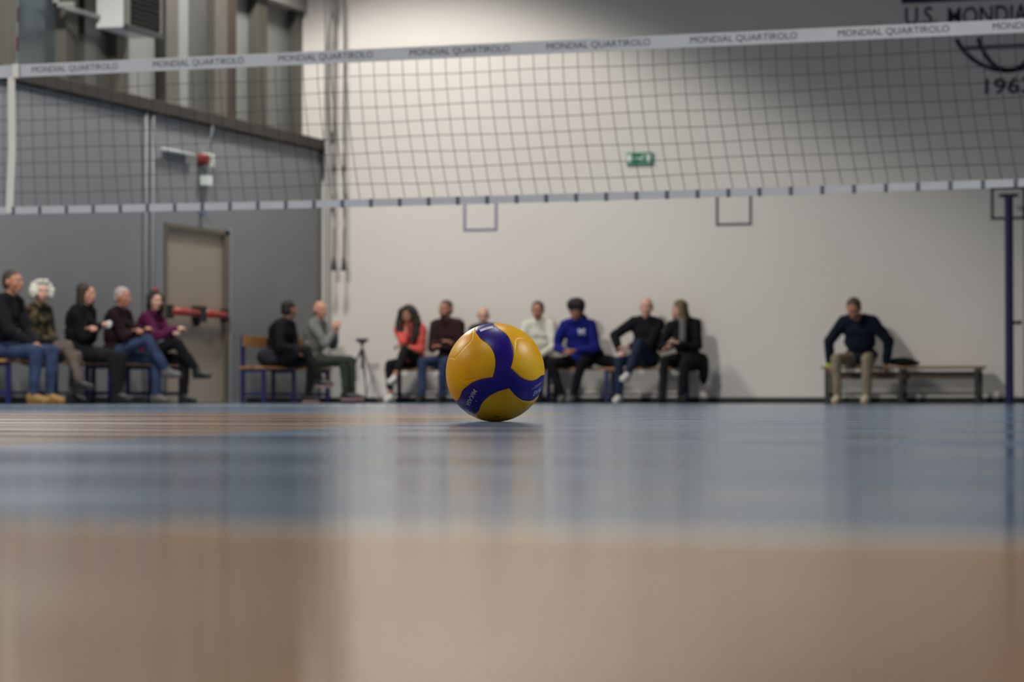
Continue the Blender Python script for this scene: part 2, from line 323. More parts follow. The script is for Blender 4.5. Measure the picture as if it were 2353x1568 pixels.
# fan heater on a bracket
p = on(283, 62, 0, LEFTX + .1); hz = p.z; y0 = p.y; y1 = on(366, 76, 0, LEFTX + .1).y
t = tag(empty('fan_heater', (LEFTX, y0, hz)), 'white boxy fan heater with black louvred grille on upper side wall', 'heater'); HW = mat('heater_white', (226, 226, 226), .4)
L = y1 - y0; bm = B(); box(bm, (-.24, 0, 0), (.1, L, .95), .012); obj('housing', bm, HW, t)
bm = B(); box(bm, (.1, .1, .06), (.125, L - .06, .9), .0)
for i in range(14): box(bm, (.125, .1, .08 + i*.058), (.15, L - .06, .10 + i*.058))
obj('grille', bm, mat('grille_black', (14, 14, 14), .5), t)
bm = B(); box(bm, (.1, .0, -.03), (.16, L, .03), .005); obj('drip_edge', bm, mat('steel_dark', (58, 64, 66), .4), t)
bm = B(); box(bm, (.1, .0, .03), (.14, .1, .9), .005); obj('grille_frame', bm, mat('steel_mid', (120, 120, 112), .4), t)
bm = B(); box(bm, (.1, L - .06, .03), (.14, L, .9), .005); obj('grille_frame', bm, mat('steel_mid', (120, 120, 112), .4), t)
bm = B(); q = on(166, 44, 0, LEFTX + .0); dz = q.z - hz
box(bm, (-.24, q.y - y0, .10), (-.18, 0.1, .15), .004); box(bm, (-.24, q.y - y0, .10), (.0, q.y - y0 + .05, .15), .004); box(bm, (-.24, q.y - y0, .1), (-.19, q.y - y0 + .05, 1.2), .004); obj('bracket', bm, mat('bracket_grey', (150, 152, 146), .4), t)

# ------------------------------------------------------------------ net
NA = cam.location + ray(0, 500)*17.97; NB = cam.location + ray(2353, 500)*16.06
NA.z = NB.z = 0; nd = (NB - NA).normalized(); nrot = math.atan2(nd.y, nd.x)
NT, NBOT = 2.328, 1.32; NTILT = -.04/6.2
def NS(px, py=300):   # distance along the net at a photo column
    d = ray(px, py); d.z = 0; n = V((-nd.y, nd.x, 0)); k = (NA - V((0, 0, 0))).dot(n)/d.dot(n); return (d*k - NA).dot(nd)
net = tag(empty('volleyball_net', NA, nrot), 'dark volleyball net with white lettered top band and white bottom band', 'net'); net.rotation_euler = (0, NTILT, nrot)
S0, S1 = -.75, 8.9
BAND = mat('band_white', (178, 180, 184), .5, var=.04); CORD = mat('net_cord', (34, 36, 36), .8); TAPE = mat('tape_cream', (206, 204, 194), .6)
bm = B(); box(bm, (S0, -.004, NT - .085), (S1, .004, NT), .001); tb = obj('top_band', bm, BAND, net)
def sag(s): return -.03*max(0, 4*(s - S0)*(S1 - s)/(S1 - S0)**2)
bm = B(); rows = []
for i in range(61):
    s = S0 + (S1 - S0)*i/60; rows.append([bm.verts.new((s, y, z + sag(s))) for y, z in ((-.003, NBOT), (.003, NBOT), (.003, NBOT + .05), (-.003, NBOT + .05))])
for a, b in zip(rows, rows[1:]):
    for k in range(4): bm.faces.new((a[k], a[(k + 1) % 4], b[(k + 1) % 4], b[k]))
bm.faces.new(rows[0]); bm.faces.new(rows[-1][::-1]); bmesh.ops.recalc_face_normals(bm, faces=bm.faces[:])
bb = obj('bottom_band', bm, BAND, net)
INK = mat('band_ink', (48, 52, 62), .6)
for a, b in ((78, 275), (357, 565), (645, 862), (947, 1177), (1262, 1500), (1592, 1838), (1932, 2188), (2288, 2540)):
    s0, s1 = NS(a), NS(b); me = fit_text('MONDIAL QUARTIROLO', s1 - s0, .050, 0)
    for v in me.vertices: v.co = V((s0 + v.co.x, -.0052, NT - .068 + v.co.y))
    thick(link('lettering', me, INK, tb), .0006)
TIE = mat('lashing', (88, 92, 104), .8)
k0 = NS(141) + .05
i = -4
while k0 + i*.198 < S1:
    s = k0 + i*.198; i += 1
    if s < S0: continue
    bm = B(); box(bm, (s - .012, -.008, NBOT - .004 + sag(s)), (s + .012, .008, NBOT + .05 + sag(s)), .003); obj('lashing_tie', bm, TIE, bb)
def shear(s, z):
    t = max(0, (NT - .085 - z)/(NT - NBOT)); k = max(0, min(1, (s - .2)/2.6)); q = .045*math.sin(s*9)*.2
    return (.03 + .11*k)*(t**1.6) + q*t
bm = B(); zt, zb = NT - .08, NBOT + .045; n = 0; s = NS(30) + .05
while s < S1 - .16:
    tube(bm, [(s + shear(s, zt + (zb - zt)*j/8), 0, zt + (zb - zt + sag(s))*j/8) for j in range(9)], .0022, 4); s += .0985
for k in range(1, 9):
    z = zt + (zb - zt)*k/9; pts = []; s = NS(30)
    while s < S1: pts.append((s, 0, z + sag(s)*k/9 + .004*sin(s*5 + k))); s += .12
    tube(bm, pts, .0022, 4)
s = S0
while s < NS(30): tube(bm, [(s, 0, zb), (s, 0, zt)], .0022, 4); s += .0985
for k in range(1, 9): z = zt + (zb - zt)*k/9; tube(bm, [(S0, 0, z), (NS(30), 0, z)], .0022, 4)
obj('netting', bm, CORD, net)
bm = B(); s = NS(31); s2 = NS(26)
vs = [bm.verts.new(q) for q in ((s - .027, -.006, NT - .08), (s + .027, -.006, NT - .08), (s2 + .027 + .02, -.006, 1.75), (s2 - .027 + .02, -.006, 1.75), (s2 + .027, -.006, NBOT), (s2 - .027, -.006, NBOT))]
bm.faces.new((vs[3], vs[2], vs[1], vs[0])); bm.faces.new((vs[5], vs[4], vs[2], vs[3])); thick(obj('side_tape', bm, TAPE, net), .003)
# antenna
AR, AW = mat('antenna_red', (120, 34, 38), .5), mat('antenna_white', (150, 146, 138), .5)
an = tag(empty('antenna', NA + nd*NS(36), nrot), 'thin red and white striped antenna standing on the net edge', 'net antenna')
bm = B()
for i in range(9, 18): cyl(bm, (.0 + (i*.1)*.014, -.012, NBOT + i*.1), (.014*(i + 1)*.1, -.012, NBOT + (i + 1)*.1), .006, .006, 8, mi=i % 2)
obj('rod', bm, [AW, AR], an)
bm = B(); box(bm, (-.02, -.018, NT - .09), (.03, -.006, NT + .005), .003); obj('clamp', bm, TAPE, an)

# ------------------------------------------------------------------ navy post
q = on(2320, 925, 1, FARY - .35); t = tag(empty('net_post', (q.x, FARY - .35, 0)), 'navy blue steel post with small crossbar on top near far wall', 'post'); PB = mat('post_blue', (20, 22, 78), .35)
bm = B(); cyl(bm, (0, 0, .0), (0, 0, 2.52), .052, seg=24); obj('pole', bm, PB, t, False)
bm = B(); box(bm, (-.115, -.035, 2.50), (.115, .035, 2.545), .006); obj('crossbar', bm, mat('post_dark', (34, 38, 66), .4), t)
bm = B(); cyl(bm, (.05, 0, .98), (.115, 0, .98), .022, seg=12); ball(bm, (.125, 0, .98), .028); obj('winch_knob', bm, WTM, t)
bm = B(); cyl(bm, (0, 0, 0), (0, 0, .02), .09, seg=24); obj('base_plate', bm, PB, t)

# ------------------------------------------------------------------ benches
WOOD = mat('bench_wood', (158, 112, 66), .5, var=.12, vscale=8); BLUEM = mat('bench_blue', (26, 28, 84), .4); GRNM = mat('bench_dark_green', (34, 40, 34), .45)
def bench(L, loc, rz, legs, m, label, back=False, wood=WOOD, group=None, rail=True):
    t = tag(empty('bench', loc, rz), label, 'bench', group)      # local: x along the bench, -y front, +y wall
    for y0 in (-.17, .01): 
        bm = B(); box(bm, (-L/2, y0, .425), (L/2, y0 + .15, .455), .006); obj('seat_board', bm, wood, t)
    for x in legs:
        bm = B(); h = .84 if back else .425
        for y in (-.15, .13): box(bm, (x - .025, y - .02, 0), (x + .025, y + .02, .425 if y < 0 else h), .004)
        box(bm, (x - .022, -.15, .385), (x + .022, .13, .425), .003); box(bm, (x - .02, -.15, .10), (x + .02, .13, .135), .003); obj('leg', bm, m, t)
    if rail:
        bm = B(); box(bm, (legs[0], -.012, .105), (legs[-1], .012, .13), .003); obj('stretcher', bm, m, t)
    if back:
        bm = B(); box(bm, (-L/2, .095, .70), (L/2, .115, .83), .006); obj('back_board', bm, wood, t)
    return t
BY = FARY - .32
def FX(px, y=BY): return on(px, 800, 1, y).x
# far wall benches
a, b = FX(893), FX(1243); bench(b - a, ((a + b)/2, BY, 0), 0, [-(b - a)/2 + .1, 0.0, (b - a)/2 - .1], BLUEM, 'wooden bench with blue legs under the woman in coral by far wall', group='benches with blue legs')
a, b = FX(1252), FX(1590); bench(b - a, ((a + b)/2, BY, 0), 0, [-(b - a)/2 + .1, FX(1402) - (a + b)/2, (b - a)/2 - .1], BLUEM, 'wooden bench with blue legs under the blue hoodie man by far wall', group='benches with blue legs')
a, b = FX(1893), FX(2262); BR = bench(b - a, ((a + b)/2, BY, 0), 0, [-(b - a)/2 + .07, FX(2075) - (a + b)/2, (b - a)/2 - .07], GRNM, 'low wooden bench with dark green legs under the bowed man at right', wood=mat('bench_wood_dark', (128, 98, 62), .5, var=.1, vscale=8))
bm = B(); box(bm, (-(b - a)/2 + .09, -.01, .30), ((b - a)/2 - .09, .01, .39), .004); obj('apron', bm, mat('apron_brown', (96, 76, 56), .6), BR)
# left wall benches, local +y to the wall (world -x)
LBX = LEFTX + .32
def PY(px, x=-13.5): return on(px, 800, 0, x).y
a, b = PY(584), 31.65; bench(b - a, (LBX, (a + b)/2, 0), R(90), [-(b - a)/2 + .04, PY(657) - (a + b)/2, (b - a)/2 - .1], BLUEM, 'bench with wooden backrest and blue legs in the room corner', back=True, group='benches with blue legs')
a, b = PY(240) + .01, PY(240) + 1.75; bench(b - a, (LBX, (a + b)/2, 0), R(90), [-(b - a)/2 + .06, 0, (b - a)/2 - .1], BLUEM, 'bench with blue legs beside the door under the person in magenta', group='benches with blue legs')
a, b = PY(240) - 2.35, PY(240) - .01; bench(b - a, (LBX, (a + b)/2, 0), R(90), [-(b - a)/2 + .1, -.1, (b - a)/2 - .06], BLUEM, 'bench with blue legs at the left edge under the man in jeans', group='benches with blue legs')

# ------------------------------------------------------------------ people
SKIN = {k: mat('skin_' + k, c, .55, .4, var=.05, vscale=20) for k, c in dict(a=(190, 138, 116), b=(170, 116, 92), c=(202, 156, 136), d=(150, 102, 82)).items()}
def cloth(name, c, **k): return mat('cloth_' + name, c, .9, .15, bump=.5, bscale=60, var=k.get('var', .12), vscale=k.get('vs', 9))
EYW, EYD = mat('eye_white', (205, 200, 195), .3), mat('eye_iris', (40, 28, 20), .2); LIPM = mat('lip', (142, 74, 68), .5)
def ik(a, t, l1, l2, pole):
    a, t, pole = V(a), V(t), V(pole); d = t - a; L = d.length
    if L > (l1 + l2)*.998: t = a + d*((l1 + l2)*.998/L); d = t - a; L = d.length
    d.normalize(); x = (l1*l1 - l2*l2 + L*L)/(2*L); h = sqrt(max(0, l1*l1 - x*x)); p = pole - d*pole.dot(d); p.normalize()
    return a + d*x + p*h, t
def hand(bm, w, d, n, side, curl=.5, k=1):
    d = V(d).normalized(); n = V(n); n = (n - d*n.dot(d)).normalized(); x = d.cross(n).normalized()*side     # x toward the thumb side
    pal = w + d*.085*k
    for i in range(4): o = x*(.030 - i*.020)*k; cap(bm, w + o*.55, pal + o, .0165*k, .0125*k, 8)
    for i, (ln, c) in enumerate(zip((.072, .080, .075, .058), (curl*.9, curl, curl*1.05, curl*1.15))):
        p = pal + x*(.032 - i*.0212)*k; a = c*.5
        for j, f in enumerate((.45, .31, .24)):
            q = p + (d*cos(a) + n*sin(a))*ln*f*k; cap(bm, p, q, (.0095 - .0008*j)*k, (.0088 - .0008*j)*k, 8); p = q; a += c
    p = w + d*.022*k + x*.024*k; dd = (d*.62 + x*.62 + n*.35).normalized()
    for j, f in enumerate((.045, .032, .027)): q = p + dd*f*k; cap(bm, p, q, (.0135 - .002*j)*k, (.0115 - .0015*j)*k, 8); p = q; dd = (dd + d*.25 + n*.12).normalized()
HAIR = {}
def hair_shape(style):
    bm = B()
    if style == 'short': ball(bm, (0, -.02, .035), (.082, .094, .084)); ball(bm, (0, -.05, -.01), (.076, .062, .075)); 
    elif style == 'receding': ball(bm, (0, -.038, .03), (.081, .082, .080)); ball(bm, (0, -.052, -.015), (.077, .056, .07))
    elif style == 'fringe': ball(bm, (0, -.055, -.02), (.079, .050, .05))
    elif style == 'puffy': ball(bm, (0, -.01, .065), (.118, .112, .09)); ball(bm, (0, -.045, .01), (.092, .08, .095)); ball(bm, (0.02, .05, .085), (.07, .05, .045)); ball(bm, (-.04, .04, .09), (.05, .05, .045))
    elif style == 'fluffy':
        ball(bm, (0, -.03, .035), (.118, .105, .105)); 
        for sx in (-1, 1): ball(bm, (sx*.09, -.01, -.005), (.045, .06, .085))
        ball(bm, (0, .05, .105), (.07, .045, .03))
    elif style == 'bob':
        ball(bm, (0, -.025, .035), (.092, .10, .09)); ball(bm, (0, -.06, -.06), (.088, .06, .11))
        for sx in (-1, 1): cap(bm, (sx*.075, 0, .04), (sx*.08, -.01, -.13), .034, .03)
    elif style == 'curly':
        ball(bm, (0, -.02, .045), (.10, .10, .09))
        for sx in (-1, 1):
            cap(bm, (sx*.08, 0, .05), (sx*.115, -.01, -.10), .05, .062); cap(bm, (sx*.115, 0, -.10), (sx*.12, .03, -.27), .062, .045); cap(bm, (sx*.1, .03, -.2), (sx*.075, .06, -.36), .05, .03)
        ball(bm, (0, -.075, -.09), (.11, .06, .15))
    elif style == 'long':
        ball(bm, (0, -.02, .04), (.088, .10, .086)); ball(bm, (0, -.065, -.06), (.085, .05, .13))
        for sx in (-1, 1): cap(bm, (sx*.072, .01, .05), (sx*.09, .0, -.16), .034, .04); cap(bm, (sx*.09, 0, -.16), (sx*.085, .04, -.36), .04, .022)
        cap(bm, (0, -.09, -.1), (.02, -.11, -.30), .06, .04)
    return bm
def person(px, plane, label, skin, hair, top, bottom, shoe, group, k=1.0, lean=8, roll=0, twist=0, hy=0, hp=0, RH=None, LH=None, RHd=None, LHd=None, RF=(.10, .46, .085), LF=(-.10, .46, .085),
           Rp=(.12, .6, 1), Lp=(-.12, .6, 1), Re=(.8, -.5, -.6), Le=(-.8, -.5, -.6), curl=.55, Rt=0, Lt=0, hood=False, scarf=None, beard=None, coat=False, bun=None, logo=False, bare=False, cuff=None, hairmat=None, bulk=1.1, sleeve=1.0, seat=.455, dx=0, toes=(None, None), nf=0.0):
    if plane == 'far': q = on(px, 850, 1, FARY - .34); loc = (q.x, FARY - .34, 0); rz = pi
    else: q = on(px, 850, 0, LEFTX + .34); loc = (LEFTX + .34, q.y, 0); rz = -pi/2
    t = tag(empty('person', loc, rz + R(dx)), label, 'person', group)
    pel = V((0, 0, seat + .095*k)); a, b = R(lean), R(roll)
    s = V((sin(b), sin(a), cos(a)*cos(b))).normalized(); s2 = (s + V((0, .16, 0))).normalized()
    tw = M.Rotation(R(twist), 3, 'Z'); rt = tw @ V((1, 0, 0)); rt = (rt - s*rt.dot(s)).normalized()
    mid = pel + s*.22*k; ch = mid + s*.14*k; nk = mid + s2*.31*k; SH = {1: nk - s2*.066*k + rt*.168*k, -1: nk - s2*.066*k - rt*.168*k}
    HR = M.Rotation(R(hy), 3, 'Z') @ M.Rotation(R(-hp), 3, 'X'); hc = nk + (s2*.55 + V((0, nf, .45 - nf*.35))).normalized()*(.055 + nf*.06)*k + HR @ V((0, .035, .080))*k
    k *= 1.05; HM = M.Translation(hc) @ HR.to_4x4() @ M.Scale(k, 4); H = lambda *p: HM @ V(p)
    hips = {1: pel + V((.09*k, .02, -.01)), -1: pel + V((-.09*k, .02, -.01))}; legs = {}
    for sd, F, P in ((1, RF, Rp), (-1, LF, Lp)): legs[sd] = ik(hips[sd], F, .435*k, .415*k, P)
    arms = {}
    defR, defL = (.10, .36, seat + .14), (-.10, .36, seat + .14)
    for sd, Hh, P in ((1, RH or defR, Re), (-1, LH or defL, Le)): arms[sd] = ik(SH[sd], Hh, .285*k, .25*k, P)
    # body: one continuous surface
    bm = B(); rm = M((rt, s.cross(rt), s)).transposed()
    ball(bm, pel, (.14*k, .10*k, .10*k), rm); ball(bm, mid, (.125*k, .088*k, .15*k), rm); ball(bm, ch, (.145*k, .095*k, .15*k), rm)
    cap(bm, SH[1], SH[-1], .045*k); [cap(bm, nk, SH[q], .045*k) for q in (1, -1)]; cap(bm, nk - s2*.03, hc + HR @ V((0, -.02, -.05)), .055*k, .047*k)
    ball(bm, H(0, -.012, .02), (.074*k, .092*k, .088*k), HR, 3); ball(bm, H(0, .018, -.035), (.057*k, .066*k, .072*k), HR, 3); ball(bm, H(0, .042, -.088), (.034*k, .035*k, .026*k), HR)
    cap(bm, H(0, .083, .008), H(0, .104, -.032), .008*k, .0135*k, 8); cap(bm, H(-.034, .076, .026), H(.034, .076, .026), .013*k, None, 8)
    cap(bm, H(-.02, .083, -.064), H(.02, .083, -.064), .008*k, None, 8)
    for sx in (-1, 1): ball(bm, H(sx*.075, -.008, -.008), (.011*k, .021*k, .033*k), HR); ball(bm, H(sx*.04, .06, -.03), (.022*k, .02*k, .022*k), HR)
    k /= 1.05
    for sd in (1, -1):
        kn, an = legs[sd]; cap(bm, hips[sd], kn, .07*k, .048*k); cap(bm, kn, kn.lerp(an, .35), .047*k, .05*k); cap(bm, kn.lerp(an, .35), an, .048*k, .033*k)
        tz = R((Rt, Lt)[0 if sd == 1 else 1]); td = toes[0 if sd == 1 else 1]; td = V(td).normalized() if td else V((sin(tz), cos(tz), -.12)).normalized(); cap(bm, an, an + td*.09*k - (kn - an).normalized()*.03*k, .027*k, .018*k)
        el, wr = arms[sd]; cap(bm, SH[sd], el, .046*k, .036*k); cap(bm, el, wr, .037*k, .024*k)
        hd = (RHd, LHd)[0 if sd == 1 else 1] or (wr - el + V((-.1*sd, .05, -.05))); hd = V(hd); nn = V((-sd*.5, .0, -.8)) if abs(hd.normalized().z) < .75 else V((-sd, -.4, 0))
        hand(bm, wr, hd, nn, sd, curl, k)
    body = obj('body', bm, SKIN[skin], t); soft(body, .0068, 3)
    k *= 1.05
    # eyes and mouth
    for sx in (-1, 1):
        bm = B(); ball(bm, H(sx*.03, .0735, .006), .0115*k); n0 = len(bm.faces); vs = ball(bm, H(sx*.03, .0815, .006), .0068*k)
        for f in {f for v in vs for f in v.link_faces}: f.material_index = 1
        obj('eye', bm, [EYW, EYD], t, True)
    bm = B(); cap(bm, H(-.02, .0885, -.066), H(.02, .0885, -.066), .0055*k, None, 8); obj('mouth', bm, LIPM, t, True)
    k /= 1.05
    # trousers
    if bottom:
        bm = B(); ball(bm, pel, (.172*k, .13*k, .115*k), rm); ball(bm, pel + s*.08, (.15*k, .115*k, .08), rm)
        for sd in (1, -1):
            kn, an = legs[sd]; cap(bm, hips[sd], kn, .088*k, .066*k); e = an + (kn - an).normalized()*(.035 if not bare else .12); cap(bm, kn, kn.lerp(e, .4), .066*k, .063*k); cap(bm, kn.lerp(e, .4), e, .063*k, .05*k)
        soft(obj('trousers', bm, bottom, t), .012, 5, .022)
    # top / jacket
    bm = B(); g = bulk
    ball(bm, pel + s*.04, (.175*k*g, .135*k*g, .11*k), rm); ball(bm, mid, (.165*k*g, .128*k*g, .17*k), rm); ball(bm, ch, (.18*k*g, .125*k*g, .165*k), rm); cap(bm, SH[1], SH[-1], .064*k*g); [cap(bm, nk - s2*.012*k, SH[q], .06*k, .066*k*g) for q in (1, -1)]
    for sd in (1, -1):
        el, wr = arms[sd]; e = el.lerp(wr, .93*sleeve); cap(bm, SH[sd], el, .067*k*g, .055*k*g); cap(bm, el, e, .056*k*g, .042*k*g)
    if coat:
        for sd in (1, -1): kn = legs[sd][0]; cap(bm, hips[sd], hips[sd].lerp(kn, .6), .105*k, .09*k)
        ball(bm, pel + V((0, -.02, -.04)), (.22*k, .16*k, .12*k))
    if coat == 'hang': ball(bm, V((-.20, .0, seat - .03)), (.06, .12, .21)); ball(bm, pel + V((-.14, 0, -.02)), (.12, .13, .12))
    if hood: ball(bm, nk + V((0, -.085, .02)), (.12*k, .075*k, .075*k)); ball(bm, nk + V((0, .04, -.01)), (.085*k, .05*k, .05*k))
    jk = soft(obj('jacket' if coat or hood else 'jumper', bm, top, t), .012, 5, .026)
    if logo:
        me = fit_text('M', .085, .085, .03); fwd = s.cross(rt) if s.cross(rt).y > 0 else -s.cross(rt)
        for v in me.vertices: v.co = ch + s*(v.co.y - .0) - rt*(.04 + v.co.x*1.0) + fwd*.155
        me.flip_normals(); thick(link('chest_print', me, mat('print_white', (210, 210, 225), .7), t), .012)
    if scarf:
        bm = B(); cap(bm, nk + V((-.03, .09, .0)), nk + V((-.05, .17, -.25)), .045, .05); ball(bm, nk + V((0, .02, .01)), (.09, .09, .045)); soft(obj('scarf', bm, scarf, t), .012, 4, .02)
    if cuff:
        el, wr = arms[1]; bm = B(); cyl(bm, el.lerp(wr, .93), el.lerp(wr, 1.12), .05, .046, 16); obj('wristband', bm, cuff, t)
    # shoes
    for i, sd in enumerate((1, -1)):
        kn, an = legs[sd]; tz = R((Rt, Lt)[i]); td = V(toes[i]).normalized() if toes[i] else V((sin(tz), cos(tz), 0))
        up = (kn - an).normalized(); up = (up - td*up.dot(td)).normalized(); sdv = td.cross(up)
        fr = M((sdv, td, up)).transposed().to_4x4(); MX = M.Translation(an) @ fr @ M.Scale(k, 4)
        bm = B()
        for c0, r0 in (((0, -.025, -.02), (.046, .054, .056)), ((0, .04, -.028), (.048, .075, .046)), ((0, .11, -.042), (.050, .066, .034)), ((0, -.005, .012), (.044, .05, .045))):
            vs = ball(bm, c0, r0); 
        bmesh.ops.transform(bm, matrix=MX, verts=bm.verts[:]); so = soft(obj('shoe', bm, shoe[0], t), .008, 3)
        bm = B(); 
        for c0, r0 in (((0, -.025, -.069), (.043, .056, .017)), ((0, .04, -.069), (.045, .076, .017)), ((0, .11, -.068), (.048, .066, .017))): ball(bm, c0, r0)
        bmesh.ops.transform(bm, matrix=MX, verts=bm.verts[:]); sl = soft(obj('sole', bm, shoe[1], t), .006, 1); sl.parent = so
    # hair
    if hair:
        bm = hair_shape(hair); bmesh.ops.transform(bm, matrix=HM, verts=bm.verts[:]); soft(obj('hair', bm, hairmat, t), .009, 2, .03 if hair in ('curly', 'puffy', 'fluffy') else .012, CU)
    if beard:
        bm = B(); ball(bm, H(0, .035, -.08), (.054*k, .05*k, .042*k), HR); soft(obj('beard', bm, beard, t), .007, 2, .01, CU)
    if bun:
        bm = B(); ball(bm, H(.0, .01, .115), (.035, .035, .04)); soft(obj('hair_bun', bm, bun, t), .008, 2, .01, CU)
    PPL.append(t)
    return t
PPL = []
def hm(n, c): return mat('hair_' + n, c, .6, .4, bump=.6, bscale=120, var=.25, vscale=40)
BLACKC = cloth('black', (24, 24, 28)); BLACK2 = cloth('soft_black', (30, 30, 31)); JEANS = cloth('jeans', (52, 64, 92), var=.3); DJEANS = cloth('dark_jeans', (38, 46, 66), var=.2)
WSH = (mat('shoe_white', (205, 203, 198), .5), mat('sole_white', (190, 186, 176), .6)); BSH = (mat('shoe_black', (28, 27, 27), .5), mat('sole_black', (22, 22, 22), .7)); TSH = (mat('shoe_tan', (140, 106, 52), .6), mat('sole_tan', (120, 92, 50), .7))
GSH = (mat('shoe_grey', (88, 84, 84), .6), mat('sole_grey', (70, 66, 64), .7)); KSH = (mat('shoe_cream', (196, 184, 160), .6), mat('sole_gum', (176, 138, 82), .6)); PSH = (mat('shoe_dark', (34, 32, 36), .5), mat('sole_pink', (200, 150, 150), .6))
CAMO = mat('camo_cloth', (62, 54, 36), .9, .2, bump=.4, bscale=50)
_n = CAMO.node_tree; _t = _n.nodes.new('ShaderNodeTexCoord'); _v = _n.nodes.new('ShaderNodeTexNoise'); _v.inputs['Scale'].default_value = 11; _r = _n.nodes.new('ShaderNodeValToRGB'); _r.color_ramp.interpolation = 'CONSTANT'
_r.color_ramp.elements[0].color = lin((26, 26, 20)); _r.color_ramp.elements[1].color = lin((74, 62, 40)); _r.color_ramp.elements[1].position = .5; _e = _r.color_ramp.elements.new(.6); _e.color = lin((104, 90, 60))
_n.links.new(_t.outputs['Object'], _v.inputs['Vector']); _n.links.new(_v.outputs['Fac'], _r.inputs['Fac']); _n.links.new(_r.outputs['Color'], _n.nodes['Principled BSDF'].inputs['Base Color'])
GL, GF = 'spectators seated along the grey side wall', 'spectators seated along the far wall'
# --- side wall, left to right
person(4, 'left', 'man in black jacket and blue jeans with tan shoes at left edge', 'b', 'short', BLACKC, JEANS, TSH, GL, k=1.04, lean=4, hairmat=hm('dark_grey', (58, 50, 40)), hy=-10, RH=(.12, .40, .60), LH=(-.05, .38, .61), RF=(.14, .44, .085), LF=(-.12, .48, .085), curl=.7)
person(73, 'left', 'white-haired person in dark camouflage jacket and grey-brown trousers, hands on lap', 'c', 'fluffy', CAMO, cloth('taupe', (98, 86, 80)), BSH, GL, k=.94, lean=6, hairmat=hm('white', (206, 202, 190)), hy=-48, RH=(.06, .30, .62), LH=(-.02, .28, .62), RF=(.08, .60, .22), LF=(-.10, .42, .085), Rp=(-.1, .5, 1), curl=.8, coat=True)
person(178, 'left', 'woman with dark bob in long black coat, arms folded, on side bench', 'a', 'bob', BLACKC, BLACK2, BSH, GL, k=.96, lean=3, hairmat=hm('brown_dark', (52, 42, 34)), hy=-12, RH=(-.06, .24, .84), LH=(.06, .22, .80), RF=(.06, .52, .10), LF=(-.10, .44, .085), RHd=(-1, .5, .3), coat=True, bulk=1.18, curl=1.0)
person(264, 'left', 'white-haired person in dark maroon jumper and jeans, legs crossed', 'b', 'short', cloth('maroon_dark', (38, 22, 28)), JEANS, GSH, GL, k=.95, lean=2, hairmat=hm('silver', (172, 162, 158)), hy=-14, RH=(-.02, .34, .82), LH=(.05, .32, .80), RF=(-.03, .62, .36), LF=(-.08, .46, .085), Rp=(.1, .3, 1), Rt=-10, curl=1.0)
person(334, 'left', 'dark-haired woman in magenta jacket and black trousers, leg crossed beside door', 'c', 'bob', cloth('magenta', (84, 26, 64)), BLACKC, BSH, GL, k=.94, lean=6, hairmat=hm('black', (34, 26, 24)), hy=-38, RH=(.02, .40, .84), LH=(-.02, .36, .80), RF=(.02, .66, .36), LF=(-.04, .46, .085), Rp=(.1, .3, 1), bun=mat('bun_red', (132, 52, 42), .7), curl=.9, bulk=1.05)
person(632, 'left', 'dark-haired person in black jacket turned away, corner bench, legs crossed', 'd', 'short', BLACKC, BLACK2, PSH, GL, k=.98, lean=12, hairmat=hm('near_black', (26, 20, 17)), hy=62, RH=(.05, .35, .66), LH=(0, .35, .66), RF=(.0, .62, .28), LF=(-.06, .42, .085), Rp=(.1, .3, 1), coat=True, bulk=1.18)
person(720, 'left', 'bald man in grey jumper with hands clasped at chest, in the corner', 'a', 'fringe', cloth('grey_knit', (118, 120, 118)), cloth('olive', (56, 62, 54)), PSH, GL, k=1.0, lean=2, hairmat=hm('thin_grey', (150, 120, 104)), hy=-28, RH=(-.02, .30, .95), LH=(.02, .32, .90), RHd=(-.2, .3, .8), LHd=(.2, .3, .8), RF=(.1, .5, .12), LF=(-.06, .52, .12), curl=1.0)
# --- far wall, left to right
CORAL = cloth('coral', (208, 88, 80), var=.06)
person(949, 'far', 'woman with long dark curly hair in coral jumper, hand on chin', 'b', 'curly', CORAL, BLACK2, WSH, GF, k=.95, lean=10, hairmat=hm('curly_brown', (40, 32, 26)), hy=0, hp=6, RH=(.0, .20, 1.02), LH=(.03, .28, .74), RHd=(.0, .0, 1), LHd=(1, -.1, 0), RF=(.14, .44, .085), LF=(.03, .60, .32), Lp=(-.1, .3, 1), Re=(.15, .3, -1), Rt=8, curl=.7, bare=True, coat=False, sleeve=.5)
person(1033, 'far', 'bearded man in dark maroon jumper and jeans beside woman in coral', 'b', 'short', cloth('maroon', (52, 34, 36)), JEANS, BSH, GF, k=1.02, lean=5, hairmat=hm('brown_grey', (72, 62, 54)), beard=hm('beard', (52, 44, 38)), hy=-10, RH=(-.01, .25, .80), LH=(.03, .24, .74), RHd=(-1, -.1, 0), LHd=(1, -.1, 0), curl=1.2, RF=(.20, .48, .085), LF=(-.05, .42, .085), bulk=1.08)
person(1121, 'far', 'bald person whose head shows just above the yellow ball', 'c', 'fringe', cloth('charcoal', (52, 50, 52)), BLACK2, BSH, GF, k=.93, lean=12, hairmat=hm('thin_brown', (132, 106, 92)), hy=10, hp=8)
person(1243, 'far', 'man in white shirt seated just right of the ball', 'b', 'short', cloth('white_shirt', (206, 204, 188), var=.04), BLACK2, BSH, GF, k=.99, lean=6, hairmat=hm('brown_thin', (74, 58, 48)), hy=8, hp=2, RF=(.1, .46, .085), LF=(-.12, .42, .085))
